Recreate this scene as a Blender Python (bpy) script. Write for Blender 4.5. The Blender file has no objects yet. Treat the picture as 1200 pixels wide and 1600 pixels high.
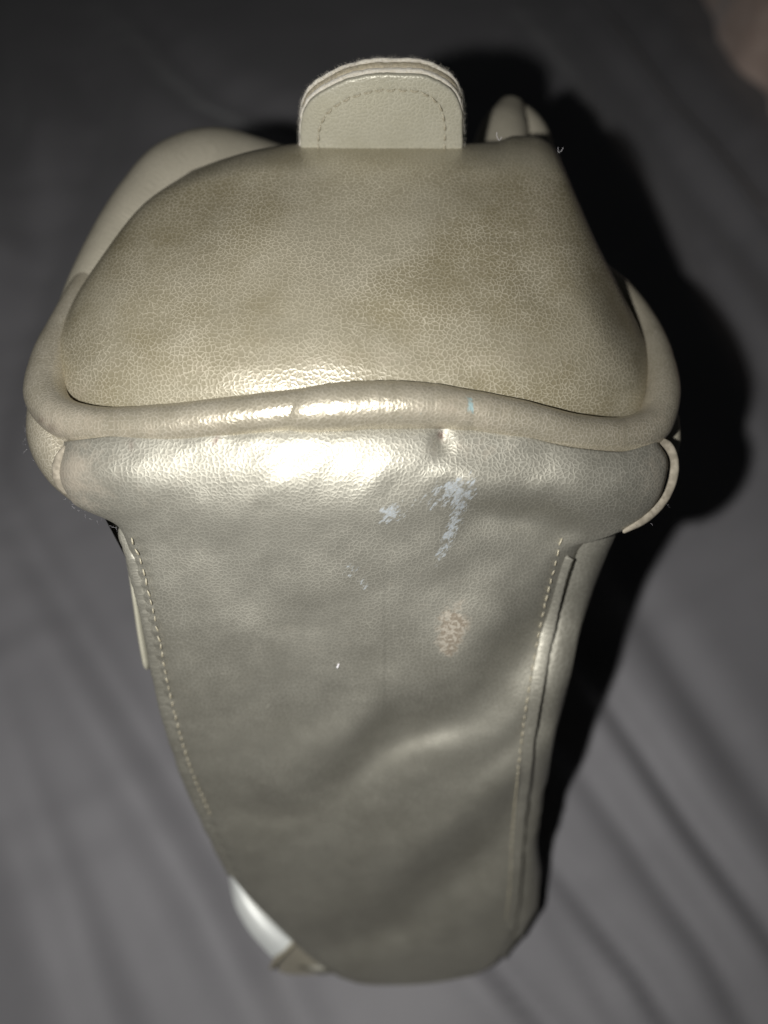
import bpy, math, random
import numpy as np
from mathutils import Vector
random.seed(7); rng = np.random.default_rng(7)
scene = bpy.context.scene
col = scene.collection

# ------------------------------------------------------------------ camera
H = 0.365; PITCH = math.radians(60.0); FPX = 1202.0     # height over the bed, look-down angle, focal length (px of 1200x1600)
cam_d = bpy.data.cameras.new('camera'); cam = bpy.data.objects.new('camera', cam_d); col.objects.link(cam)
cam.location = (0, 0, H); cam.rotation_euler = (math.pi/2 - PITCH, 0, 0)
cam_d.sensor_fit = 'VERTICAL'; cam_d.sensor_height = 24.0; cam_d.lens = FPX/1600*24.0
cam_d.clip_start = 0.01; cam_d.clip_end = 50
cam_d.dof.use_dof = True; cam_d.dof.focus_distance = 0.191
cam_d.dof.aperture_fstop = cam_d.lens/5.4              # 5.4 mm entrance pupil, as on a phone
cam_d.dof.aperture_blades = 0
scene.camera = cam
# ------------------------------------------------------------------ dim room + the phone's flash beside the lens
world = bpy.data.worlds.new('World'); scene.world = world; world.use_nodes = True
world.node_tree.nodes['Background'].inputs[0].default_value = (0.9, 0.95, 1.0, 1)
world.node_tree.nodes['Background'].inputs[1].default_value = 0.012
ld = bpy.data.lights.new('phone_flash', 'SPOT'); ld.energy = 15.8; ld.shadow_soft_size = 0.0032
ld.spot_size = math.radians(122); ld.spot_blend = 1.0; ld.color = (1.0, 0.99, 0.972)
ld.use_nodes = True; _lt = ld.node_tree; _em = next(q for q in _lt.nodes if q.type == 'EMISSION')
_fo = _lt.nodes.new('ShaderNodeLightFalloff'); _fo.inputs['Strength'].default_value = 1.0; _ma = _lt.nodes.new('ShaderNodeMath'); _ma.operation = 'MULTIPLY_ADD'; _ma.inputs[1].default_value = .52; _lt.links.new(_fo.outputs['Linear'], _ma.inputs[0])
_mb = _lt.nodes.new('ShaderNodeMath'); _mb.operation = 'MULTIPLY'; _mb.inputs[1].default_value = .092; _lt.links.new(_fo.outputs['Quadratic'], _mb.inputs[0])
_lt.links.new(_mb.outputs[0], _ma.inputs[2]); _lt.links.new(_ma.outputs[0], _em.inputs['Strength'])   # the phone evens out the fall-off
lamp = bpy.data.objects.new('phone_flash', ld); col.objects.link(lamp)
lamp.location = (-0.037, -0.004, H-0.002); lamp.rotation_euler = (math.pi/2-PITCH-math.radians(7), 0, 0)
scene.view_settings.view_transform = 'Standard'; scene.view_settings.look = 'None'
scene.view_settings.exposure = 0.0; scene.view_settings.gamma = 1.0

# ------------------------------------------------------------------ helpers
CF = np.array([0, math.cos(PITCH), -math.sin(PITCH)]); CU = np.array([0, math.sin(PITCH), math.cos(PITCH)]); CX = np.array([1., 0, 0])
CP = np.array([0, 0, H])
def U(px, py, w):
    """a point seen in direction px,py that stands w metres in front of the lens"""
    px, py, w = np.broadcast_arrays(np.asarray(px, float), np.asarray(py, float), np.asarray(w, float))
    kx = (px-600)/FPX; ky = -(py-800)/FPX
    return CP + w[..., None]*(CF + kx[..., None]*CX + ky[..., None]*CU)
def bed(px, py):
    d = U(px, py, 1.0) - CP
    return CP + d*(-H/d[..., 2:3])
def pchip(x, y, q):
    x = np.asarray(x, float); y = np.asarray(y, float); q = np.clip(q, x[0], x[-1])
    h = np.diff(x); d = np.diff(y)/h; m = np.zeros_like(y)
    m[0] = d[0]; m[-1] = d[-1]
    for i in range(1, len(x)-1):
        if d[i-1]*d[i] > 0:
            w1 = 2*h[i]+h[i-1]; w2 = h[i]+2*h[i-1]; m[i] = (w1+w2)/(w1/d[i-1]+w2/d[i])
    i = np.clip(np.searchsorted(x, q)-1, 0, len(h)-1); t = (q-x[i])/h[i]
    return ((1+2*t)*(1-t)**2*y[i] + t*(1-t)**2*h[i]*m[i] + t*t*(3-2*t)*y[i+1] + t*t*(t-1)*h[i]*m[i+1])
def curve(pts, n, key=None):
    """smooth curve through pts (any dimension), n samples, by chord length (or by column `key`)"""
    p = np.asarray(pts, float)
    if key is None:
        s = np.r_[0, np.cumsum(np.linalg.norm(np.diff(p[:, :2], axis=0), axis=1))]
    else: s = p[:, key].copy()
    s = (s-s[0])/(s[-1]-s[0]); q = np.linspace(0, 1, n)
    return np.stack([pchip(s, p[:, k], q) for k in range(p.shape[1])], 1)
def gauss(x, y, cx, cy, sx, sy, ang=0):
    c, s = math.cos(ang), math.sin(ang); dx, dy = x-cx, y-cy
    a = (dx*c+dy*s)/sx; b = (-dx*s+dy*c)/sy
    return np.exp(-.5*(a*a+b*b))
def poly_dist(x, y, pts):
    """signed distance to a polyline (positive on the right going along it)"""
    best = np.full(x.shape, 1e9); sg = np.zeros(x.shape); par = np.zeros(x.shape); n = len(pts)-1
    for i in range(n):
        ax, ay = pts[i]; bx, by = pts[i+1]; dx, dy = bx-ax, by-ay; L2 = dx*dx+dy*dy
        t = np.clip(((x-ax)*dx+(y-ay)*dy)/L2, 0, 1); ex, ey = x-(ax+t*dx), y-(ay+t*dy)
        d = np.hypot(ex, ey); m = d < best
        best = np.where(m, d, best); sg = np.where(m, np.sign(dx*ey-dy*ex), sg); par = np.where(m, (i+t)/n, par)
    return best, sg, par
def roll(x, y, pts, amp, wd):
    """soft roll of the leather along a path: proud on one side, sunk on the other"""
    n = 70; P_ = curve(pts, n); tx, ty = np.gradient(P_[:, 0]), np.gradient(P_[:, 1]); ln = np.hypot(tx, ty); out = np.zeros_like(np.asarray(x, float))
    for j in range(n):
        q = j/(n-1); tap = math.sin(math.pi*min(1, max(0, .06+.94*q)))**.55 if 0 < q < 1 else 0
        nx, ny = ty[j]/ln[j], -tx[j]/ln[j]; dx, dy = x-P_[j, 0], y-P_[j, 1]
        sn = (dx*nx+dy*ny)/wd; out = out+tap*sn*(.30+.70/(1+np.exp(-2.2*sn)))*np.exp(-.5*(dx*dx+dy*dy)/wd**2)*ln[j]
    return amp*out/(wd*math.sqrt(2*math.pi))
def vnoise(x, y, seed=0):
    r = np.random.default_rng(seed); T = r.random((64, 64))
    xi = np.floor(x).astype(int); yi = np.floor(y).astype(int); fx = x-xi; fy = y-yi
    fx = fx*fx*(3-2*fx); fy = fy*fy*(3-2*fy)
    g = lambda a, b: T[a % 64, b % 64]
    return (g(xi, yi)*(1-fx)+g(xi+1, yi)*fx)*(1-fy)+(g(xi, yi+1)*(1-fx)+g(xi+1, yi+1)*fx)*fy - .5

def bow(x, y):
    """the end of the bag is rounded: it falls back to both sides"""
    x = np.asarray(x, float); y = np.asarray(y, float)
    b = np.where(x < 500, .0095*((x-500)/430)**2, .0180*((x-500)/540)**2)
    return b*(lambda q: q*q*(3-2*q))(np.clip((np.where(x > 600, 1330, 1120)-y)/np.where(x > 600, 480, 320), 0, 1))*np.clip((y-120)/250, .25, 1)
BASE = np.array([0.0, 0.03, 0.0])
def wloc(o):
    p = np.zeros(3)
    while o is not None: p = p+np.array(o.location); o = o.parent
    return p
def mesh_obj(name, verts, faces, mat, parent=None, attrs=None, base=None, smooth=True, fix=False):
    v = np.asarray(verts, float)
    if parent is not None: v = v-wloc(parent)
    elif base is not None: v = v-np.asarray(base)
    me = bpy.data.meshes.new(name); me.from_pydata(v.tolist(), [], [tuple(int(i) for i in f) for f in faces])
    if smooth: me.polygons.foreach_set('use_smooth', [True]*len(me.polygons))
    for k, a in (attrs or {}).items():
        if np.ndim(a) == 2:
            at = me.attributes.new(k, 'FLOAT_VECTOR', 'POINT'); arr = np.zeros((len(v), 3)); arr[:len(a), :2] = a; at.data.foreach_set('vector', arr.ravel()); continue
        at = me.attributes.new(k, 'FLOAT', 'POINT'); arr = np.zeros(len(v)); arr[:len(a)] = a; at.data.foreach_set('value', arr)
    me.materials.append(mat); me.update()
    if fix:
        import bmesh
        bm = bmesh.new(); bm.from_mesh(me); bmesh.ops.recalc_face_normals(bm, faces=bm.faces); bm.to_mesh(me); bm.free()
    o = bpy.data.objects.new(name, me); col.objects.link(o)
    if parent is not None: o.parent = parent
    elif base is not None: o.location = tuple(base)
    return o
def grid_faces(nr, nc, off=0, wrap=False):
    f = []
    for i in range(nr-1):
        for j in range(nc if wrap else nc-1):
            a = off+i*nc+j; b = off+i*nc+(j+1) % nc
            f.append((a, b, b+nc, a+nc))
    return f
def tube_data(path, nseg=20, n=80, flat=1.0, flat_dir=None, rnoise=0.0, seed=0):
    """path rows: x,y,z,r in world; closed rounded ends"""
    P = curve3(path, n); c = P[:, :3]; r = P[:, 3].copy()
    if rnoise: r = r*(1+rnoise*vnoise(np.arange(n)*.35, np.zeros(n), seed))
    t = np.gradient(c, axis=0); t /= np.linalg.norm(t, axis=1)[:, None]
    up = np.array([0.13, -0.5, 0.85]) if flat_dir is None else np.asarray(flat_dir, float)
    V = []
    ends = [(0, -1, .15), (0, -.85, .55), (0, -.5, .86)]
    rows = [(0, e, s) for _, e, s in ends] + [(i, 0, 1.0) for i in range(n)] + [(n-1, -e, s) for _, e, s in ends[::-1]]
    for i, e, s in rows:
        b = np.cross(t[i], up); b /= np.linalg.norm(b); a = np.cross(b, t[i])
        for k in range(nseg):
            th = 2*math.pi*k/nseg
            V.append(c[i]+t[i]*e*r[i]+s*r[i]*(math.cos(th)*b+flat*math.sin(th)*a))
    L = np.r_[0, np.cumsum(np.linalg.norm(np.diff(c, axis=0), axis=1))]; rm = float(np.mean(r))
    tube_data.flat = np.array([(L[i]+e*r[i], 2*math.pi*rm*abs((k/nseg+.25) % 1-.5)) for i, e, s in rows for k in range(nseg)])
    F = grid_faces(len(rows), nseg, 0, True)
    F.append(tuple(range(nseg))[::-1]); m = (len(rows)-1)*nseg; F.append(tuple(range(m, m+nseg)))
    return V, F
def curve3(pts, n):
    p = np.asarray(pts, float); s = np.r_[0, np.cumsum(np.linalg.norm(np.diff(p[:, :3], axis=0), axis=1))]; s /= s[-1]
    # catmull-rom
    m = np.gradient(p, s, axis=0); q = np.linspace(0, 1, n); i = np.clip(np.searchsorted(s, q)-1, 0, len(s)-2)
    h = (s[i+1]-s[i])[:, None]; t = ((q-s[i])[:, None])/h
    return (1+2*t)*(1-t)**2*p[i]+t*(1-t)**2*h*m[i]+t*t*(3-2*t)*p[i+1]+t*t*(t-1)*h*m[i+1]
def px_path(rows):                     # px,py,w,r -> x,y,z,r
    a = np.asarray(rows, float); return np.c_[U(a[:, 0], a[:, 1], a[:, 2]+bow(a[:, 0], a[:, 1])), a[:, 3]]
def coons(Lc, Rc, Tc, Bc):
    """2-D Coons patch; rows t from T to B, columns s from L to R"""
    nr, nc = len(Lc), len(Tc); s = np.linspace(0, 1, nc)[None, :, None]; t = np.linspace(0, 1, nr)[:, None, None]
    A = (1-s)*Lc[:, None]+s*Rc[:, None]; B = (1-t)*Tc[None]+t*Bc[None]
    C = (1-s)*(1-t)*Tc[0]+s*(1-t)*Tc[-1]+(1-s)*t*Bc[0]+s*t*Bc[-1]
    return A+B-C
def shell(X, Y, W, skirts=((.004, .975, 1.0), (.012, .93, .995), (.030, .86, .97))):
    """patch seen as X,Y (px) at depth W, with its border turned back into the bag"""
    nr, nc = X.shape; V = list(U(X, Y, W).reshape(-1, 3)); F = grid_faces(nr, nc)
    Q = np.array(V).reshape(nr, nc, 3); mid = Q[:, nc//2]; al = np.r_[0, np.cumsum(np.linalg.norm(np.diff(mid, axis=0), axis=1))]
    ym = Y[:, nc//2]; o_ = np.argsort(ym); lo, hi = ym[o_][0], ym[o_][-1]
    ev = np.interp(Y, ym[o_], al[o_])+np.clip(lo-Y, 0, None)*(-.0002)*np.sign(al[o_][-1]-al[o_][0])+np.clip(Y-hi, 0, None)*.0002*np.sign(al[o_][-1]-al[o_][0])
    fl = np.stack([Q[..., 0], ev], -1).reshape(-1, 2)
    idx = np.arange(nr*nc).reshape(nr, nc)
    ring = np.r_[idx[0, :], idx[1:, -1], idx[-1, -2::-1], idx[-2:0, 0][::1]]
    cx, cy = X.mean(), Y.mean(); x, y, w = X.ravel()[ring], Y.ravel()[ring], W.ravel()[ring]
    prev = ring; m = len(ring); fls = [fl]
    for dw, k, *ky in skirts:
        ky = ky[0] if ky else k
        fls.append(fl[ring]+(dw, dw)); base = len(V); V += list(U(cx+(x-cx)*k, cy+(y-cy)*ky, w+dw)); cur = np.arange(base, base+m)
        for i in range(m):
            j = (i+1) % m; F.append((prev[i], cur[i], cur[j], prev[j]))
        prev = cur
    shell.flat = np.vstack(fls)
    return V, F

# ------------------------------------------------------------------ materials
def new_mat(name):
    m = bpy.data.materials.new(name); m.use_nodes = True; nt = m.node_tree; nt.nodes.clear()
    out = nt.nodes.new('ShaderNodeOutputMaterial'); b = nt.nodes.new('ShaderNodeBsdfPrincipled'); nt.links.new(b.outputs[0], out.inputs[0])
    return m, nt, b
class N:
    def __init__(s, nt): s.nt = nt
    def node(s, t, **k):
        n = s.nt.nodes.new(t)
        for a, v in k.items(): setattr(n, a, v)
        return n
    def link(s, a, b): s.nt.links.new(a, b)
    def math(s, op, a, b=None, c=None, clamp=False):
        n = s.node('ShaderNodeMath', operation=op, use_clamp=clamp)
        for i, v in enumerate((a, b, c)):
            if v is None: continue
            if isinstance(v, (int, float)): n.inputs[i].default_value = v
            else: s.link(v, n.inputs[i])
        return n.outputs[0]
    def ramp(s, v, lo, hi, a=0., b=1.):
        n = s.node('ShaderNodeMapRange', interpolation_type='SMOOTHSTEP'); s.link(v, n.inputs[0])
        for i, x in zip((1, 2, 3, 4), (lo, hi, a, b)): n.inputs[i].default_value = x
        return n.outputs[0]
    def mix(s, f, a, b, blend='MIX'):
        n = s.node('ShaderNodeMix', data_type='RGBA', blend_type=blend)
        for i, v in ((0, f), (6, a), (7, b)):
            if isinstance(v, (int, float)): n.inputs[i].default_value = v
            elif isinstance(v, tuple): n.inputs[i].default_value = (*v, 1)
            else: s.link(v, n.inputs[i])
        return n.outputs[2]
    def noise(s, vec, scale, detail=3., rough=.55):
        n = s.node('ShaderNodeTexNoise'); s.link(vec, n.inputs['Vector']); n.inputs['Scale'].default_value = scale
        n.inputs['Detail'].default_value = detail; n.inputs['Roughness'].default_value = rough
        return n.outputs['Fac']
def leather(name, cell, crease, patch, metallic=.35, rough=.40, grain=780., bump=.5, crease_amt=.8, spec=.5, marks=False, mott=.55):
    m, nt, b = new_mat(name); n = N(nt)
    tc = n.node('ShaderNodeTexCoord').outputs['Object']
    fl = n.node('ShaderNodeAttribute', attribute_name='flat').outputs['Vector']
    wn = n.node('ShaderNodeTexNoise'); n.link(fl, wn.inputs['Vector']); wn.inputs['Scale'].default_value = 500; wn.inputs['Detail'].default_value = 2
    warp = n.node('ShaderNodeVectorMath', operation='MULTIPLY_ADD'); n.link(wn.outputs['Color'], warp.inputs[0]); warp.inputs[1].default_value = (.0016,)*3; n.link(fl, warp.inputs[2])
    vo = n.node('ShaderNodeTexVoronoi', feature='DISTANCE_TO_EDGE', voronoi_dimensions='2D'); n.link(warp.outputs[0], vo.inputs['Vector']); vo.inputs['Scale'].default_value = grain
    vf = n.node('ShaderNodeTexVoronoi', feature='F1', voronoi_dimensions='2D'); n.link(warp.outputs[0], vf.inputs['Vector']); vf.inputs['Scale'].default_value = grain
    v2 = n.node('ShaderNodeTexVoronoi', feature='DISTANCE_TO_EDGE', voronoi_dimensions='2D'); n.link(warp.outputs[0], v2.inputs['Vector']); v2.inputs['Scale'].default_value = grain*.62
    sel = n.ramp(n.noise(fl, 95, 3), .40, .62)
    dist = n.math('ADD', n.math('MULTIPLY', vo.outputs['Distance'], n.math('SUBTRACT', 1.0, n.math('MULTIPLY', sel, .25))), n.math('MULTIPLY', v2.outputs['Distance'], n.math('MULTIPLY', sel, .2)))
    edge = n.ramp(dist, .0, .13)             # 0 in the crease, 1 on the pebble
    big = n.ramp(n.noise(tc, 26, 4), .36, .66); mid = n.ramp(n.noise(tc, 110, 3), .3, .72)
    fine = n.noise(tc, 1500, 2)
    c = n.mix(n.math('MULTIPLY', big, mott), cell, patch)
    c = n.mix(n.math('MULTIPLY', mid, .28), c, patch)
    per = n.node('ShaderNodeSeparateColor'); n.link(vf.outputs['Color'], per.inputs[0])
    c = n.mix(n.math('MULTIPLY', per.outputs[0], .10), c, tuple(x*.62 for x in cell))
    ca = n.math('MULTIPLY', n.math('SUBTRACT', 1.0, edge), n.math('MULTIPLY_ADD', n.noise(tc, 55, 3), 1.7, crease_amt-.85), clamp=True)
    c = n.mix(ca, c, crease)
    rgh = n.math('MULTIPLY_ADD', mid, .10, rough-.05)
    met = metallic
    if marks:
        at = n.node('ShaderNodeAttribute', attribute_name='scuff').outputs['Fac']
        st = n.node('ShaderNodeMapping', vector_type='TEXTURE'); n.link(fl, st.inputs['Vector']); st.inputs['Rotation'].default_value = (0, 0, math.radians(127)); st.inputs['Scale'].default_value = (1/380, 1/1150, 1)
        sc = n.noise(st.outputs[0], 1.0, 4, .65)
        sm = n.math('MULTIPLY', n.ramp(n.math('MULTIPLY_ADD', at, .60, sc), .94, 1.0), n.math('MULTIPLY', n.math('MULTIPLY_ADD', edge, .55, .45), n.ramp(n.noise(fl, 330, 3, .6), .37, .50)))
        c = n.mix(n.math('MULTIPLY', sm, .8), c, (.35, .385, .41))
        aw = n.node('ShaderNodeAttribute', attribute_name='wear').outputs['Fac']
        wm = n.ramp(n.math('MULTIPLY_ADD', aw, .6, n.noise(tc, 420, 5, .75)), .72, 1.02)
        c = n.mix(n.math('MULTIPLY', wm, .75), c, n.mix(n.ramp(n.noise(tc, 900, 2), .45, .6), (.17, .13, .09), (.36, .32, .26)))
        ar = n.node('ShaderNodeAttribute', attribute_name='rub').outputs['Fac']
        rm = n.ramp(n.math('MULTIPLY_ADD', ar, .6, n.noise(tc, 300, 4, .65)), .55, 1.25)
        c = n.mix(n.math('MULTIPLY', rm, .6), c, (.40, .34, .265))
        ab = n.node('ShaderNodeAttribute', attribute_name='teal').outputs['Fac']
        c = n.mix(n.math('MULTIPLY', n.ramp(n.math('MULTIPLY_ADD', ab, .7, n.noise(tc, 700, 3)), .9, 1.1), .75), c, (.40, .60, .62))
        ak = n.node('ShaderNodeAttribute', attribute_name='dark').outputs['Fac']
        c = n.mix(n.math('MULTIPLY', ak, .8), c, (.10, .045, .035))
    n.link(c, b.inputs['Base Color']); b.inputs['Metallic'].default_value = met; n.link(rgh, b.inputs['Roughness'])
    if marks:
        allm = n.math('MAXIMUM', n.math('MAXIMUM', sm, wm), n.math('MULTIPLY', rm, .6))
        n.link(n.math('MULTIPLY', n.math('SUBTRACT', 1.0, n.math('MULTIPLY', allm, .9)), met), b.inputs['Metallic'])
    b.inputs['Specular IOR Level'].default_value = spec
    h = n.math('ADD', n.math('MULTIPLY', n.ramp(dist, 0, .34), .75), n.math('MULTIPLY', fine, .18))
    h = n.math('ADD', h, n.math('MULTIPLY', n.noise(tc, 230, 2), .35))
    bp = n.node('ShaderNodeBump'); n.link(h, bp.inputs['Height']); bp.inputs['Strength'].default_value = bump; bp.inputs['Distance'].default_value = .00022
    n.link(bp.outputs[0], b.inputs['Normal'])
    return m
def plain(name, c1, c2, scale, rough=.8, metallic=0., bump=.3, bdist=.0002, sheen=0., spec=.3):
    m, nt, b = new_mat(name); n = N(nt); tc = n.node('ShaderNodeTexCoord').outputs['Object']
    f = n.ramp(n.noise(tc, scale, 4), .35, .65); n.link(n.mix(f, c1, c2), b.inputs['Base Color'])
    b.inputs['Roughness'].default_value = rough; b.inputs['Metallic'].default_value = metallic; b.inputs['Specular IOR Level'].default_value = spec
    b.inputs['Sheen Weight'].default_value = sheen
    bp = n.node('ShaderNodeBump'); n.link(n.noise(tc, scale*4, 3), bp.inputs['Height']); bp.inputs['Strength'].default_value = bump; bp.inputs['Distance'].default_value = bdist
    n.link(bp.outputs[0], b.inputs['Normal'])
    return m
M_top = leather('champagne_leather_top', (.240, .208, .130), (.525, .478, .365), (.335, .306, .228), .18, .38, grain=860, bump=.28, crease_amt=.74, spec=.9, marks=True, mott=.8)
M_gus = leather('champagne_leather_end', (.305, .291, .240), (.485, .466, .392), (.372, .358, .302), .58, .52, grain=900, bump=.26, crease_amt=.85, spec=.5, marks=True)
M_pip = leather('champagne_leather_piping', (.355, .318, .234), (.58, .532, .43), (.47, .430, .34), .45, .35, grain=1000, bump=.28, crease_amt=.85, spec=.8, marks=True)
M_side = leather('champagne_leather_side', (.35, .322, .25), (.47, .43, .34), (.43, .395, .31), .25, .45, bump=.25, crease_amt=.4)
M_tab = leather('pale_leather_tab', (.41, .39, .30), (.55, .525, .43), (.465, .445, .36), .15, .42, grain=850, bump=.3, crease_amt=.5)
M_raw = plain('raw_leather_edge', (.20, .176, .135), (.31, .275, .215), 500, .8, bump=.12)
M_felt = plain('cream_felt', (.74, .68, .55), (.86, .81, .70), 1500, .95, bump=.9, bdist=.0004, sheen=.4)
M_core = plain('tab_core', (.52, .45, .31), (.66, .58, .42), 1200, .9, bump=.8, bdist=.0003)
M_thread = plain('olive_thread', (.30, .265, .185), (.46, .42, .31), 2500, .3, bump=.4, spec=.7)
M_gold = plain('tan_thread', (.33, .30, .22), (.42, .38, .29), 1200, .5, .3)
M_gleam = plain('painted_gleam_leather', (.74, .76, .73), (.82, .83, .79), 60, .5, .25, bump=.05)  # near-white colour stands in for the gleam on the bottom corner
M_lint = plain('white_lint', (.8, .75, .8), (.9, .9, .9), 500, .6)
# sheet: dark brushed microfibre
M_sheet, nt, b = new_mat('dark_grey_microfibre'); n = N(nt)
tc = n.node('ShaderNodeTexCoord').outputs['Object']
f = n.ramp(n.noise(tc, 9, 4), .3, .7)
n.link(n.mix(f, (.165, .161, .167), (.195, .190, .197)), b.inputs['Base Color']); b.inputs['Roughness'].default_value = .62; b.inputs['Specular IOR Level'].default_value = .28
b.inputs['Sheen Weight'].default_value = .25; b.inputs['Sheen Roughness'].default_value = .4
wv = n.node('ShaderNodeTexWave', wave_type='BANDS', bands_direction='DIAGONAL'); n.link(tc, wv.inputs['Vector']); wv.inputs['Scale'].default_value = 420; wv.inputs['Distortion'].default_value = 1.5
bp = n.node('ShaderNodeBump'); n.link(n.math('ADD', n.math('MULTIPLY', wv.outputs['Fac'], .3), n.noise(tc, 900, 3)), bp.inputs['Height']); bp.inputs['Strength'].default_value = .35; bp.inputs['Distance'].default_value = .0003
n.link(bp.outputs[0], b.inputs['Normal'])
M_blanket = plain('dusky_pink_fleece', (.66, .50, .42), (.76, .60, .51), 90, .9, bump=.8, bdist=.001, sheen=.4)

# ------------------------------------------------------------------ the bed sheet
ns = 380
u = np.linspace(-1, 1, ns); gx = .62*np.sign(u)*(np.abs(u)*.55+np.abs(u)**3*2.0); v = np.linspace(-1, 1, ns); gy = .16+.62*np.sign(v)*(np.abs(v)*.55+np.abs(v)**3*2.4)
X, Y = np.meshgrid(gx, gy); Z = np.zeros_like(X)
def fold(pts, amp, wid, ridge=1.0):
    global Z
    q = bed(np.array([p[0] for p in pts], float), np.array([p[1] for p in pts], float))[:, :2]
    d0, d1 = q[0]-q[1], q[-1]-q[-2]
    q = np.vstack([q[0]+d0/np.linalg.norm(d0)*.12, q, q[-1]+d1/np.linalg.norm(d1)*.12])
    d, sg, par = poly_dist(X, Y, [tuple(a) for a in q]); sd = d*sg; fade = np.sin(np.clip(par, 0.0, 1)*math.pi)**.6
    Z += 1.9*fade*amp*(-np.exp(-.5*(sd/wid)**2)+ridge*np.exp(-.5*((sd+2.2*wid)/(1.5*wid))**2)+.35*ridge*np.exp(-.5*((sd-2.2*wid)/(1.6*wid))**2))
fold([(0, 756), (56, 869), (169, 1060), (270, 1223), (360, 1369), (450, 1560)], .0042, .0075)
fold([(0, 1094), (50, 1240), (112, 1403), (157, 1543)], .0028, .007)
fold([(0, 900), (90, 1110), (220, 1360), (330, 1560)], .0022, .009)
fold([(985, 1140), (1070, 1270), (1200, 1450)], .0032, .0050)
fold([(870, 1360), (1000, 1520), (1050, 1600)], .0026, .0048)
fold([(1000, 1330), (1110, 1485), (1165, 1585)], .0018, .0048)
fold([(780, 1515), (850, 1595)], .0022, .0042)
fold([(900, 1480), (960, 1570)], .0014, .0042)
fold([(1030, 990), (1100, 1100), (1200, 1250)], .0025, .008)
fold([(900, 60), (1000, 190), (1100, 330), (1200, 450)], .010, .014)
fold([(960, 20), (1080, 180), (1200, 320)], .010, .014)
fold([(870, 100), (1000, 280), (1130, 480)], .007, .013)
fold([(120, 20), (150, 180), (110, 330)], .007, .016)
fold([(240, 60), (330, 150), (420, 190)], .006, .016)
fold([(10, 200), (60, 400), (10, 600)], .005, .012)
ang = math.radians(-50)
Z += .0030*vnoise((X*math.cos(ang)+Y*math.sin(ang))*30, (-X*math.sin(ang)+Y*math.cos(ang))*6, 3)
Z += .0020*vnoise((X*math.cos(ang-.2)+Y*math.sin(ang-.2))*70, (-X*math.sin(ang-.2)+Y*math.cos(ang-.2))*9, 4)
foot = gauss(X, Y, 0, .11, .10, .13); Z -= .004*foot
sheet = mesh_obj('bed_sheet', np.stack([X, Y, Z], -1).reshape(-1, 3), grid_faces(ns, ns), M_sheet)
sheet['kind'] = 'structure'

# pinkish blanket in the far corner
nb = 90; bu, bv = np.meshgrid(np.linspace(0, 1, nb), np.linspace(0, 1, nb))
c0 = bed(1092, -12); c1 = bed(1235, 240)
e1 = (c1-c0)[:2]; e2 = np.array([-e1[1], e1[0]]); e2 = e2/np.linalg.norm(e2)
if e2[0] < 0: e2 = -e2
org = c0[:2]-e1*.7
PXY = org+bu[..., None]*e1*2.6+bv[..., None]*e2*.55
edge = np.minimum(1, np.minimum(bv/.06, (1-bv)/.1)); edge = np.sqrt(np.clip(1-(1-edge)**2, 0, 1))
zb = .004+edge*(.050+.035*vnoise(bu*16, bv*9, 11)+.028*vnoise(bu*26+bv*14, bv*17, 12))
top = np.concatenate([PXY+e2*(.03*vnoise(bu*15, bv*0, 13))[..., None], zb[..., None]], -1).reshape(-1, 3)
bot = top.copy(); bot[:, 2] = .001
F = grid_faces(nb, nb)+[f[::-1] for f in grid_faces(nb, nb, nb*nb)]
idx = np.arange(nb*nb).reshape(nb, nb); ring = list(idx[0, :])+list(idx[1:, -1])+list(idx[-1, -2::-1])+list(idx[-2:0:-1, 0])
for i in range(len(ring)):
    a, c = ring[i], ring[(i+1) % len(ring)]; F.append((a, a+nb*nb, c+nb*nb, c))
bl = mesh_obj('blanket', np.vstack([top, bot]), F, M_blanket, base=(*PXY[nb//2, nb//2], 0))
bl['label'] = 'crumpled dusky pink and brown blanket in the far corner of the bed'; bl['category'] = 'blanket'

# ------------------------------------------------------------------ the handbag
bag = bpy.data.objects.new('handbag', None); col.objects.link(bag); bag.location = tuple(BASE)
bag['label'] = 'worn champagne metallic leather handbag standing on the dark grey sheet'; bag['category'] = 'handbag'
bpy.context.view_layer.update()

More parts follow.
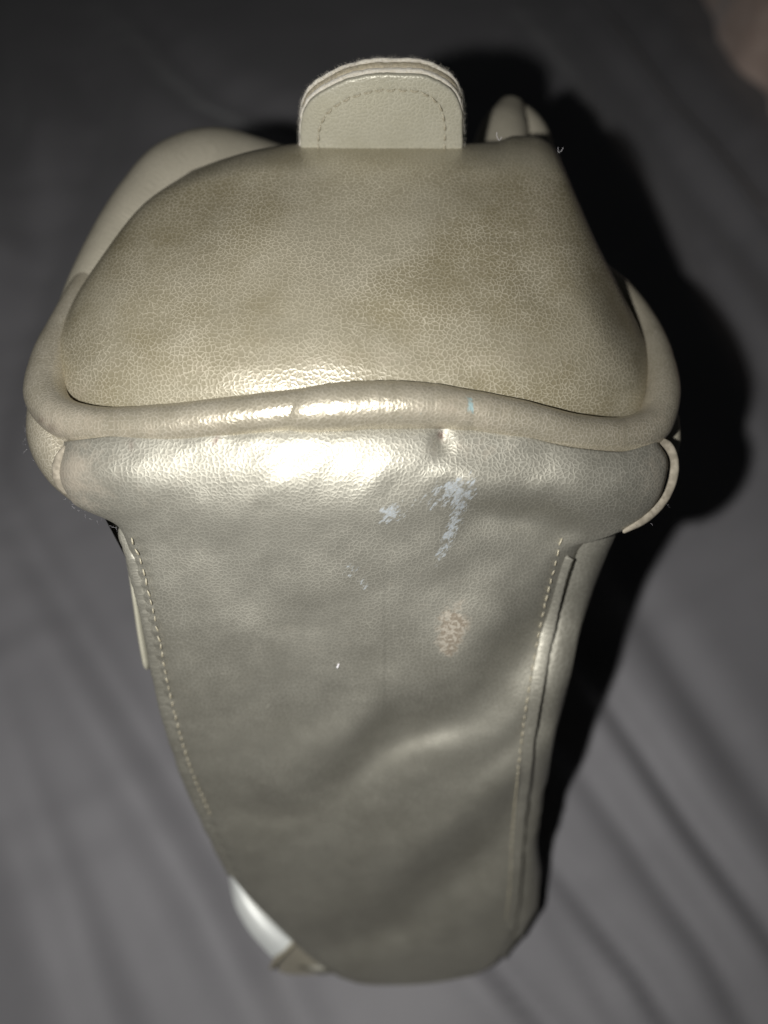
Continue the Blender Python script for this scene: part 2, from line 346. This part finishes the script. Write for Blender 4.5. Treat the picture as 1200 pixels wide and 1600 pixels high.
# --- end panel (gusset): depth of the panel along the height of the picture
_ks = np.linspace(-.15, .68, 1700); _ws = np.zeros_like(_ks); _ws[0] = 1.0
for _i in range(1, len(_ks)):                         # integrate the slope of the panel: upright lip, then leaning back
    _y = 800+FPX*_ks[_i-1]; _q = min(1, max(0, (_y-688)/138)); _m = .69*_q*_q*(3-2*_q)
    if _y < 694: _m = -.55*min(1, (694-_y)/30)
    _ws[_i] = _ws[_i-1]*(1+(_ks[1]-_ks[0])*_m/(1-_m*_ks[_i-1]))
_ws *= .1825/(1-.69*.2)/np.interp(.2, _ks, _ws)
def gus_base(y):
    y = np.asarray(y, float)
    return np.interp((y-800)/FPX, _ks, _ws)-.006*np.clip((y-1400)/140, 0, 1.2)**2
def gus_feat(x, y):
    w = bow(x, y)-.0045*gauss(x, y, 945, 750, 75, 42, .15)                       # puffed corner on the right
    w += .0085*gauss(x, y, 890, 915, 125, 85, .2)
    w += -.0030*gauss(x, y, 140, 740, 70, 40)
    for pts, a, wd in (([(925, 850), (870, 890), (815, 940), (736, 1045), (625, 1115), (530, 1180), (443, 1228), (360, 1245)], .0120, 38), ([(870, 1190), (783, 1249), (704, 1312), (625, 1380), (506, 1442), (440, 1465)], .0140, 38),
                       ([(960, 846), (890, 808), (830, 786), (770, 778), (715, 780), (690, 800)], .0105, 30), ([(880, 1075), (790, 1130), (690, 1190)], .0022, 24), ([(330, 1270), (430, 1310), (540, 1330)], .0028, 34), ([(240, 900), (330, 930), (440, 1000)], .0022, 42)):
        w += roll(x+34*vnoise(x/110, y/90, 41), y+44*vnoise(x/85, y/110, 42), pts, a*(1+.9*vnoise(x/120, y/120, 43)), wd)
    w += .0016*vnoise(x/95, y/70, 21)*np.clip((y-820)/150, 0, 1)+.0006*vnoise(x/38+y/60, y/40, 22)
    w += .0016*gauss(x, y, 690, 688, 10, 14)                              # pucker beneath the piping
    return w
Lg = [(100, 690, 0), (93, 738, .055), (113, 785, .11), (186, 824, .155), (199, 850, .185), (215, 910, .255), (232, 990, .35), (250, 1080, .455), (280, 1190, .585), (320, 1285, .70), (362, 1368, .80), (430, 1445, .89), (500, 1508, .96), (552, 1540, 1)]
Rg = [(1028, 690, 0), (1044, 722, .035), (1036, 765, .085), (1008, 806, .125), (972, 830, .155), (930, 840, .172), (904, 858, .196), (894, 885, .228), (872, 960, .32), (852, 1050, .43), (836, 1140, .54), (826, 1220, .64), (816, 1310, .76), (810, 1390, .88), (800, 1466, 1)]
Tg = [(100, 690), (250, 672), (480, 652), (690, 654), (800, 676), (900, 700), (970, 706), (1028, 690)]
Bg = [(552, 1540), (640, 1541), (720, 1530), (770, 1508), (800, 1466)]
NR, NC = 300, 240
G = coons(curve(Lg, NR, 2)[:, :2], curve(Rg, NR, 2)[:, :2], curve(Tg, NC), curve(Bg, NC))
gx_, gy_ = G[..., 0], G[..., 1]; s = np.linspace(-1, 1, NC)[None, :]; t = np.linspace(0, 1, NR)[:, None]
gw = gus_base(gy_)+gus_feat(gx_, gy_)+.004*(1-np.sqrt(np.clip(1-np.abs(s)**14, 0, 1)))+.004*(1-np.sqrt(np.clip(1-np.clip((t-.94)/.06, 0, 1)**2*.98, 0, 1)))
# scalloped pull of the stitches along the left edge
sc = gauss(s, t*0, -.965, 0, .02, 1)
gw = gw+sc*.0009*np.abs(np.sin(t*math.pi*46))*np.clip((t-.15)*20, 0, 1)
V, F = shell(gx_, gy_, gw)
x, y = gx_.ravel(), gy_.ravel()
scuff = .88*gauss(x, y, 702, 768, 50, 24, -.45)+.95*gauss(x, y, 700, 842, 11, 46, .45)+.85*gauss(x, y, 605, 803, 24, 15, -.4)+.78*gauss(x, y, 548, 892, 20, 14)+.72*gauss(x, y, 572, 915, 10, 8)
wear = 1.0*gauss(x, y, 708, 978, 21, 30, .25)+.35*gauss(x, y, 700, 1010, 14, 18)
rub = .9*gauss(x, y, 110, 745, 30, 45)+.6*gauss(x, y, 1030, 745, 25, 40)+.45*gauss(x, y, 720, 700, 60, 16)+.25*gauss(x, y, 150, 760, 60, 40)
dark = gauss(x, y, 689, 680, 4, 5)+.9*gauss(x, y, 337, 689, 2.5, 7, .5)+.5*gauss(x, y, 205, 696, 2.5, 6)
gusset = mesh_obj('end_panel', V, F, M_gus, bag, dict(flat=shell.flat, scuff=np.clip(scuff, 0, 1), wear=np.clip(wear, 0, 1), rub=np.clip(rub, 0, 1), dark=np.clip(dark, 0, 1), teal=x*0))

# --- top panel
Lt = curve([(300, 266, 0), (225, 318, .2), (163, 395, .4), (108, 484, .6), (82, 565, .8), (84, 622, 1)], 160, 2)[:, :2]
Rt = curve([(872, 238, 0), (900, 305, .2), (932, 378, .4), (972, 458, .6), (1010, 545, .8), (1022, 630, 1)], 160, 2)[:, :2]
Tt = curve([(300, 266), (350, 248), (410, 232), (470, 224), (600, 226), (720, 224), (775, 221), (805, 212), (835, 212), (858, 222), (872, 238)], 220)
Bt = curve([(84, 622), (140, 648), (230, 648), (360, 635), (480, 614), (600, 607), (690, 608), (800, 626), (900, 652), (960, 662), (1005, 655), (1022, 630)], 220)
P = coons(Lt, Rt, Tt, Bt); x_, y_ = P[..., 0], P[..., 1]
s = np.linspace(-1, 1, 220)[None, :]; t = np.linspace(0, 1, 160)[:, None]
w = pchip([195, 222, 260, 300, 350, 400, 450, 500, 545, 580, 605, 630, 670], [.2145, .2100, .2054, .2012, .1964, .1922, .1885, .1855, .1834, .1824, .1823, .1834, .1875], y_)
w = w+.024*(1-np.sqrt(np.clip(1-np.abs(s)**5, 0, 1)))*(.45+.55*t)+.010*(1-np.sqrt(np.clip(1-np.clip(1-t/.14, 0, 1)**2, 0, 1)))
w += bow(x_, y_)*.9+.0055*gauss(x_, y_, 300, 290, 50, 60)+.0014*vnoise(x_/130, y_/90, 31)+.0005*vnoise(x_/50, y_/42, 32)
w += .0045*gauss(x_, y_, 968, 478, 20, 55, -.45)-.0022*gauss(x_, y_, 905, 430, 36, 80, -.4)
V, F = shell(x_, y_, w, ((.004, .99), (.012, .96), (.026, .90)))
x, y = x_.ravel(), y_.ravel()
rub = .30*gauss(x, y, 600, 560, 300, 22)+.35*gauss(x, y, 110, 610, 40, 30)+.25*gauss(x, y, 850, 330, 60, 70)
scr = .6*gauss(x, y, 268, 487, 26, 2.2, .6)+.6*gauss(x, y, 300, 370, 8, 2, .7)
top_panel = mesh_obj('top_panel', V, F, M_top, bag, dict(flat=shell.flat, scuff=np.clip(scr, 0, 1), wear=x*0, rub=np.clip(rub, 0, 1), dark=x*0, teal=x*0))

# --- piping around the top
pip = [(262, 290, .247, 0.00376), (205, 345, .236, 0.00432), (150, 425, .2235, 0.00451), (108, 500, .2105, 0.00461), (78, 570, .1975, 0.00517), (72, 620, .1895, 0.00526), (98, 652, .1850, 0.00508), (150, 666, .1828, 0.00498), (250, 664, .1812, 0.00489), (360, 652, .1803, 0.00479), (470, 640, .1799, 0.00489), (600, 633, .1799, 0.00498), (690, 636, .1800, 0.00489), (800, 654, .1805, 0.00489), (900, 678, .1815, 0.00498), (970, 682, .1830, 0.00498), (1018, 664, .1862, 0.00498), (1034, 625, .1915, 0.00470), (1028, 565, .203, 0.00451), (1006, 510, .216, 0.00432), (968, 455, .228, 0.00376), (930, 420, .238, 0.00329), (900, 388, .252, .0033), (868, 345, .264, .0033), (835, 300, .272, .0033)]
path = px_path(pip)
def px_of(V):
    d = np.asarray(V)-CP; w = d@CF; return 600+FPX*(d@CX)/w, 800-FPX*(d@CU)/w
V, F = tube_data(path, 28, 320, rnoise=.02, seed=5)
x, y = px_of(V)
rub = .75*gauss(x, y, 90, 670, 60, 30)+.55*gauss(x, y, 730, 640, 70, 30)+.5*gauss(x, y, 1000, 640, 45, 40)+.35*gauss(x, y, 300, 670, 120, 20)
dk = .5*gauss(x, y, 64, 657, 3.5, 4)+.5*gauss(x, y, 80, 668, 4, 4)
piping = mesh_obj('piping', V, F, M_pip, bag, dict(flat=tube_data.flat, scuff=x*0, wear=x*0, rub=np.clip(rub, 0, 1), dark=np.clip(dk, 0, 1), teal=x*0))
# sleeve of leather where the two piping ends are joined
sl = [(474, 640, .1798, .00545), (492, 639, .1797, .00565), (600, 633, .1797, .00570), (650, 634, .1797, .0056), (690, 636, .1799, .0052), (730, 642, .1802, .0049), (760, 646, .1806, .0044)]
V, F = tube_data(px_path(sl), 28, 90, rnoise=.03, seed=8)
V = np.array(V); x, y = px_of(V)
sh = np.clip(1-(x-470)/60, 0, 1)*(y-640)/40*-.0022                     # slanting end of the wrap
V[:, 0] += sh; x, y = px_of(V)
rub = .6*gauss(x, y, 700, 636, 60, 26); teal = .95*gauss(x, y, 738, 636, 9, 14, -.4)+.55*gauss(x, y, 640, 650, 26, 8)
sleeve = mesh_obj('piping_sleeve', V, F, M_pip, piping, dict(flat=tube_data.flat+(.5, .3), scuff=x*0, wear=x*0, rub=np.clip(rub, 0, 1), dark=x*0, teal=np.clip(teal, 0, 1)))

def tube_part(name, rows, mat, n=60, nseg=18, flat=1.0, fd=None, parent=bag, rn=0., seed=0):
    V, F = tube_data(px_path(rows), nseg, n, flat, fd, rn, seed); return mesh_obj(name, V, F, mat, parent, dict(flat=tube_data.flat))
# --- the rolled shoulders of the long sides, seen beyond the top panel
tube_part('front_panel_shoulder', [(100, 560, .212, .0050), (130, 480, .220, .0066), (178, 395, .230, .0085), (232, 325, .240, .0105), (285, 278, .248, .0120), (340, 262, .255, .0122), (395, 268, .262, .0110), (450, 275, .270, .0090)], M_side, 90, 30)
tube_part('rear_panel_shoulder', [(770, 290, .262, .0105), (780, 245, .264, .0100), (788, 205, .266, .0085), (796, 178, .269, .0058)], M_side, 50, 26)
tube_part('rear_panel_fold', [(806, 176, .274, .0040), (818, 190, .272, .0050), (832, 212, .270, .0056), (842, 245, .268, .0056)], M_side, 40, 20)
# --- corners below the piping
tube_part('corner_fold', [(92, 640, .197, .0078), (88, 680, .1945, .0072), (104, 730, .1925, .0058), (140, 775, .194, .0040)], M_pip, 50, 24)
tube_part('corner_fold', [(1038, 655, .201, .0040), (1042, 690, .199, .0036), (1036, 720, .198, .003)], M_side, 40, 20)
tube_part('raw_edge', [(125, 697, .1812, .0009), (108, 701, .1808, .0013), (97, 716, .1808, .0016), (92, 738, .1815, .0016), (96, 756, .1826, .0014), (103, 768, .184, .0009)], M_raw, 60, 14, .7, (.2, -.8, .5), rn=.12, seed=3)
tube_part('raw_edge', [(1026, 687, .1835, .0012), (1044, 697, .1835, .0012), (1053, 720, .184, .0012), (1050, 752, .185, .0012), (1034, 785, .186, .0012), (1006, 812, .187, .0012), (976, 830, .189, .0006)], M_raw, 80, 14, .6, (-.2, -.8, .5), rn=.08, seed=4)

# --- body behind the end panel: front, back and far sides down to the base
Lb = [(250, 800), (215, 850), (232, 930), (250, 1000), (268, 1080), (298, 1190), (345, 1285), (410, 1372), (455, 1430), (505, 1486), (545, 1518)]
Rb = [(880, 800), (900, 850), (886, 900), (868, 960), (850, 1050), (834, 1140), (824, 1220), (814, 1310), (810, 1390), (806, 1450), (780, 1508)]
nl = 60; Lc, Rc = curve(Lb, nl), curve(Rb, nl); V = []
for i in range(nl):
    A = U(Lc[i, 0], Lc[i, 1], gus_base(np.array(Lc[i, 1]))+.006+gus_feat(*Lc[i])); B = U(Rc[i, 0], Rc[i, 1], gus_base(np.array(Rc[i, 1]))+.0025+gus_feat(*Rc[i]))
    q = i/(nl-1); z = max(.0035, .5*(A[2]+B[2])); bl_ = .0115*(1-q)**.8+.0045+.0045*math.exp(-((q-.92)/.07)**2)
    yb = .30-.04*q; rowv = [A, A+(-.001, .006, 0), A+(-.0005, .03, 0), np.array([A[0]+.004, A[1]*.4+yb*.6, z]), np.array([-.035, yb-.01, z]), np.array([0, yb, z]), np.array([.035, yb-.01, z]),
            np.array([B[0]+.001, B[1]*.4+yb*.6, z]), B+(bl_*.85, .030, 0), B+(bl_, .014, 0), B+(bl_*.8, .006, 0), B+(bl_*.35, .0015, 0), B, B+(-.004, .010, 0), B+(-.012, .022, 0), .5*(A+B)+(0, .045, 0), A+(.012, .022, 0), A+(.004, .010, 0)]
    if Lc[i, 1] > 1330:
        k_ = min(1, (Lc[i, 1]-1330)/40); pl = U(np.interp(Lc[i, 1], [1358, 1410, 1450, 1497, 1525], [376, 388, 412, 452, 490]), Lc[i, 1], .322); pl[2] = max(pl[2], .003)
        rowv[1] = rowv[1]*(1-k_)+pl*k_; rowv[2] = rowv[2]*(1-k_)+(pl+(.001, .03, 0))*k_
    rowv = np.array(rowv); rowv[3:8, 2] *= 1-.34*(1-q)**1.5; rowv[2, 2] *= 1-.06*(1-q); rowv[8, 2] *= 1-.06*(1-q); rowv[:, 2] = np.maximum(rowv[:, 2], .003)
    p = np.vstack([rowv[-1:], rowv, rowv[:1]]); qq = np.linspace(1, len(rowv)+1-1e-6, 70, endpoint=False)
    c = curve3(np.c_[np.vstack([rowv, rowv[:1]]), np.zeros(len(rowv)+1)], 71)[:-1, :3]; c[:, 2] = np.maximum(c[:, 2], .002)
    V += list(c)
_c = c.mean(0); _b = _c+(c-_c)*.975; _b[:, 2] = .0012; V += list(_b); nl += 1
F = grid_faces(nl, 70, 0, True); F.append(tuple(range(70))); F.append(tuple(range((nl-1)*70, nl*70))[::-1])
mesh_obj('side_panel', V, F, M_gus, bag, dict(flat=np.array([(j*.005, p[2]) for j, p in zip(list(range(70))*nl, V)])))

# --- upper part of the long sides, from the piping down into the body
def side_wall(name, rows, k):
    c = curve3(np.c_[px_path([(*q, .004) for q in rows])], 40)[:, :3]; V = []
    for j, (f, dz) in enumerate(((1.0, 0.0), (1+.25*(k-1), .012), (1+.7*(k-1), .035), (k, .075))):
        p = c.copy(); p[:, 0] *= f; p[:, 2] -= dz; V += list(p)
    fl = np.array([(i*.004, j*.02) for j in range(4) for i in range(40)])
    mesh_obj(name, V, grid_faces(4, 40), M_side, bag, dict(flat=fl))
side_wall('front_panel', [(450, 282, .270), (340, 275, .258), (262, 300, .248), (205, 350, .237), (152, 428, .2245), (112, 503, .2115), (88, 572, .1995), (94, 622, .1925), (125, 668, .1905), (170, 730, .1925)], .84)
side_wall('rear_panel', [(840, 320, .272), (868, 355, .264), (900, 396, .252), (930, 428, .238), (966, 462, .229), (1002, 515, .217), (1022, 568, .204), (1026, 625, .193), (1005, 668, .190), (970, 720, .192)], .84)

# --- gleam of the front panel's bottom corner painted as a near-white piece, and its trim
def facing(k0x, k0y, w0):
    k0 = np.array([(k0x-600)/FPX, (k0y-800)/FPX]); d = 1+k0@k0
    return lambda x, y: w0*d/(1+k0[0]*(x-600)/FPX+k0[1]*(y-800)/FPX)
def leaf(name, Lp, Rp, mat, wf, bulge, n=60):
    a, c = curve(Lp, n), curve(Rp, n); s = np.linspace(0, 1, 40)[None, :]
    X = a[:, :1]*(1-s)+c[:, :1]*s; Y = a[:, 1:2]*(1-s)+c[:, 1:2]*s; tt = np.linspace(-1, 1, n)[:, None]
    W = wf(X, Y)-bulge*(1-(2*s-1)**2)+bulge*.8*tt**2
    V, F = shell(X, Y, W, ((.003, .97), (.008, .9))); return mesh_obj(name, V, F, mat, bag, dict(flat=shell.flat))
wf = facing(378, 1428, .3045)
_sp = leaf('gleam_patch', [(356, 1358), (366, 1410), (386, 1450), (426, 1497)], [(368, 1362), (412, 1408), (455, 1450), (478, 1466)], M_gleam, wf, .0035); _sp['label'] = 'bottom corner of the front panel, its gleam painted in near-white'
leaf('base_trim', [(428, 1498), (440, 1522), (480, 1536), (560, 1543)], [(476, 1464), (520, 1500), (560, 1520), (600, 1535)], M_side, lambda x, y: gus_base(y)+.010, .003)
tube_part('trim_seam', [(472, 1462, .3010, .0006), (450, 1482, .3010, .0008), (430, 1502, .302, .0009), (424, 1512, .304, .0008)], M_gold, 30, 12)

# --- welts and stitches down both edges of the end panel
def gpt(x, y, off): return gus_base(np.array(float(y)))+gus_feat(np.array(float(x)), np.array(float(y)))+off
Rw = [(922, 830), (899, 846), (885, 874), (862, 960), (843, 1050), (828, 1140), (819, 1220), (810, 1310), (805, 1390), (797, 1450)]
def welt(pts, off, rad, flat, mat, start):
    c = curve(pts, 400); w = np.array([float(gus_base(np.array(p[1])))+off+(start*max(0, 1-(p[1]-pts[0][1])/40)) for p in c])
    fe = gus_feat(c[:, 0], c[:, 1]); fe = np.convolve(np.pad(fe, 15, mode='edge'), np.ones(31)/31, 'valid')
    p = U(c[:, 0], c[:, 1], w+fe); L = np.r_[0, np.cumsum(np.linalg.norm(np.diff(p, axis=0), axis=1))]
    rr = rad*(.95+.07*np.abs(np.sin(L/.0032*math.pi)))*(1+.22*vnoise(L*160, L*0, 5))
    V, F = tube_data(np.c_[p, rr], 14, 400, flat, (-.1, -.75, .6)); mesh_obj('seam_welt', V, F, mat, bag, dict(flat=tube_data.flat))
welt(Rw, .0006, .0019, .16, M_gus, .016)
Lw = [(196, 832), (216, 905), (234, 985), (253, 1078), (284, 1190), (324, 1285), (362, 1364)]
welt(Lw, .0036, .0021, .45, M_gus, .004)
# one stitch mesh shared by all
def stitch_mesh():
    path = [(-.0011, 0, -.0003, .00016), (-.0006, 0, .00012, .00026), (0, 0, .0002, .0003), (.0006, 0, .00012, .00026), (.0011, 0, -.0003, .00016)]
    V, F = tube_data([tuple(p) for p in path], 6, 6, 1.0, (0, 0.2, 1)); me = bpy.data.meshes.new('stitch')
    me.from_pydata([tuple(v) for v in V], [], F); me.polygons.foreach_set('use_smooth', [True]*len(me.polygons)); me.materials.append(M_thread); return me
SM = stitch_mesh()
def stitch(p, tang, nrm, parent, k=1.0):
    o = bpy.data.objects.new('stitch', SM); col.objects.link(o); o.parent = parent
    t = Vector(tang).normalized(); nn = Vector(nrm); nn = (nn-t*nn.dot(t)).normalized(); b = nn.cross(t)
    from mathutils import Matrix
    o.matrix_local = Matrix(((t.x*k, b.x*k, nn.x*k, 0), (t.y*k, b.y*k, nn.y*k, 0), (t.z*k, b.z*k, nn.z*k, 0), (0, 0, 0, 1)))
    o.location = Vector(tuple(np.asarray(p)-wloc(parent)))
def seam(pts, spacing, off, parent, k=1.0, wfun=None):
    c = curve(pts, 400); w = np.array([wfun(a, b_) for a, b_ in c]); p = U(c[:, 0], c[:, 1], w)
    L = np.r_[0, np.cumsum(np.linalg.norm(np.diff(p, axis=0), axis=1))]; m = int(L[-1]/spacing)
    for i in range(m):
        j = int(np.searchsorted(L, (i+.5)*spacing+random.uniform(-.1, .1)*spacing)); j = min(max(j, 2), 397)
        tv = p[j+2]-p[j-2]; nv = CP-p[j]; nv = nv/np.linalg.norm(nv)
        tv = tv/np.linalg.norm(tv)+.25*random.uniform(-1, 1)*np.cross(nv, tv/np.linalg.norm(tv))
        stitch(p[j]+nv*off, tv, nv, parent, k*random.uniform(.85, 1.1))
seam([(878, 838), (870, 872), (848, 960), (831, 1050), (817, 1140), (808, 1220), (800, 1310), (796, 1390), (790, 1440)], .0033, .0002, gusset, .9, lambda a, b_: float(gpt(a, b_, 0)))
seam([(203, 838), (219, 875), (232, 925), (247, 990), (264, 1078), (294, 1190), (332, 1282)], .0031, .0003, gusset, .85, lambda a, b_: float(gpt(a, b_, .001)))

# --- strap end hanging beside the seam on the left
V, F = tube_data(px_path([(196, 846, .210, .0016), (206, 890, .214, .0024), (214, 940, .218, .0028), (222, 990, .222, .0031), (229, 1030, .225, .0031)]), 16, 40, .35, (1, .25, .15))
mesh_obj('strap_end', V, F, M_tab, bag, dict(flat=tube_data.flat))

# ------------------------------------------------------------------ closure tab
lean = math.radians(4); tn = np.array([0, -math.cos(lean), -math.sin(lean)])    # front of the tab faces us
tu = np.array([0, -math.sin(lean), math.cos(lean)]); t0 = U(598, 235, .2150)
def onplane(px, py):
    d = U(px, py, 1.0)-CP; return CP+d*(((t0-CP)@tn)/(d@tn))[..., None]
tabpx = curve([(469, 262), (469, 225), (471, 188), (483, 162), (512, 141), (550, 125), (600, 118), (650, 119), (690, 132), (714, 154), (723, 188), (723, 225), (722, 262)], 90)
outl = onplane(tabpx[:, 0], tabpx[:, 1]); lx = (outl-t0)@CX; lu = (outl-t0)@tu
tab = bag
def slab(name, grow, front, back, mat, bev=.0003, wob=0., seed=1, parent=None, bulge=0.):
    m = len(lx); th = np.gradient(np.c_[lx, lu], axis=0); nn_ = np.c_[-th[:, 1], th[:, 0]]; nn_ /= np.linalg.norm(nn_, axis=1)[:, None]
    g0 = grow+wob*vnoise(np.arange(m)*.8, np.zeros(m), seed)
    V = []; rows = [(front, -bev*1.6), (front+bev*.3, -bev*.5), (front+bev, 0), (back-bev, 0), (back-bev*.3, -bev*.5), (back, -bev*1.6)]
    for dep, ins in rows:
        a = lx+nn_[:, 0]*(g0+ins); b_ = lu+nn_[:, 1]*(g0+ins)
        V += list(t0+a[:, None]*CX+b_[:, None]*tu-tn*dep)
    F = grid_faces(len(rows), m)
    # fill front and back with concentric rows so that they can bulge
    for ri, (dep, flip) in ((0, (front, 1)), (5, (back, 0))):
        ring = np.array(V[ri*m:(ri+1)*m]); cen = ring.mean(0); prev = np.arange(ri*m, (ri+1)*m)
        for k in (.93, .86, .7, .5, .3, .12):
            base = len(V); r_ = cen+(ring-cen)*k; r_ = r_+tn*bulge*(1-k**4) if flip else r_
            V += list(r_); cur = np.arange(base, base+m)
            for i in range(m-1): F.append((prev[i], prev[i+1], cur[i+1], cur[i]) if not flip else (prev[i], cur[i], cur[i+1], prev[i+1]))
            F.append((prev[m-1], prev[0], cur[0], cur[m-1]) if not flip else (prev[m-1], cur[m-1], cur[0], prev[0]))
            prev = cur
        F.append(tuple(prev))
    Va = np.array(V)-t0; return mesh_obj(name, V, F, mat, parent or bag, dict(flat=np.c_[Va@CX, Va@tu-Va@tn]), fix=True)
sgn = 1.0 if (np.cross(np.r_[np.gradient(lx)[45], np.gradient(lu)[45], 0], [0, 0, 1])[1]) < 0 else -1.0
front_l = slab('closure_tab', 0.0, 0.0, .0016, M_tab, .0004, .0002, 1, bulge=.0006)
slab('tab_felt', .0003*sgn, .0016, .0030, M_felt, .0003, .0003, 2, parent=front_l)
slab('tab_core', .0001*sgn, .0030, .0056, M_core, .0004, .0003, 3, parent=front_l)
slab('tab_felt', .0004*sgn, .0056, .0068, M_felt, .0004, .0004, 4, parent=front_l)
cst = curve([(497, 236), (498, 205), (506, 182), (524, 163), (556, 147), (600, 138), (644, 139), (674, 150), (690, 170), (695, 200), (694, 236)], 400)
pst = onplane(cst[:, 0], cst[:, 1]); L = np.r_[0, np.cumsum(np.linalg.norm(np.diff(pst, axis=0), axis=1))]
for i in range(int(L[-1]/.0030)):
    j = min(max(int(np.searchsorted(L, (i+.5)*.0030)), 2), 397); stitch(pst[j]+tn*.0008, pst[j+2]-pst[j-2]+np.array([0, 0, .0001*random.uniform(-1, 1)]), tn, front_l, .95)
# fuzz on the felt edges
def hairs(name, roots, dirs, length, rad, mat, curl=.5, parent=bag):
    V = []; F = []
    for p, d in zip(roots, dirs):
        d = d/np.linalg.norm(d); l = length*random.uniform(.35, 1.2); side = np.cross(d, rng.normal(size=3)); side /= np.linalg.norm(side); b_ = np.cross(d, side)
        base = len(V)
        for k in range(4):
            q = k/3; c = p+d*l*q+side*l*curl*q*q; r = rad*(1-.75*q)
            for a in range(3): V.append(c+r*(math.cos(a*2.094)*b_+math.sin(a*2.094)*side))
        for k in range(3):
            for a in range(3): F.append((base+k*3+a, base+k*3+(a+1) % 3, base+k*3+3+(a+1) % 3, base+k*3+3+a))
    o = mesh_obj(name, V, F, mat, parent); o['kind'] = 'stuff'; return o
roots, dirs = [], []
th = np.gradient(np.c_[lx, lu], axis=0); nn_ = np.c_[-th[:, 1], th[:, 0]]; nn_ /= np.linalg.norm(nn_, axis=1)[:, None]; nn_ *= sgn
for _ in range(2600):
    j = random.randrange(4, len(lx)-4); dep = random.choice([random.uniform(.0014, .0032), random.uniform(.0030, .007), random.uniform(.0052, .0072)])
    roots.append(t0+lx[j]*CX+lu[j]*tu-tn*dep+random.uniform(-.0004, .0004)*CX); dirs.append(nn_[j, 0]*CX+nn_[j, 1]*tu+.5*rng.normal(size=3))
front_l['label'] = 'rounded pale leather tab with cream felt edge and a curved row of stitches'
hairs('felt_fuzz', roots, dirs, .0009, .000028, M_felt, .7, front_l)
# loose fibres on the worn corners
roots, dirs = [], []
for pts, m, out in (([(100, 772, .186), (115, 790, .188), (150, 810, .190), (185, 826, .193)], 26, (-.6, -.3, -.6)), ([(985, 826, .188), (1010, 812, .187), (1040, 782, .1855)], 22, (.6, -.2, -.6)), ([(38, 610, .19), (42, 680, .192), (70, 735, .1925)], 14, (-.9, -.1, .1))):
    c = curve(pts, 100)
    for _ in range(m):
        j = random.randrange(100); roots.append(U(c[j][0], c[j][1], c[j][2]+float(bow(c[j][0], c[j][1])))+rng.normal(size=3)*.0005); dirs.append(np.array(out)+.7*rng.normal(size=3))
hairs('loose_fibre', roots, dirs, .0010, .000014, M_lint, 1.0)

# ------------------------------------------------------------------ lint lying on the bag
def lint(rows, label, rad):
    p = px_path([(*r, rad) for r in rows]); V, F = tube_data(p, 6, 24); o = mesh_obj('lint_fibre', V, F, M_lint, base=p[len(p)//2, :3])
    o['label'] = label; o['category'] = 'lint'; o['group'] = 'lint on the handbag'
lint([(776, 207, .203), (777, 215, .203), (780, 219, .203), (784, 214, .203)], 'tiny curled white fibre on the crest right of the tab', .00004)
lint([(872, 230, .204), (873, 238, .204), (877, 236, .204), (880, 230, .204)], 'tiny curled pale fibre at the right shoulder of the top panel', .000035)
w = float(gpt(528, 1041, -.0006))
lint([(527, 1043, w), (528, 1041, w), (529, 1038, w)], 'small bluish white lint speck in the middle of the end panel', .00022)
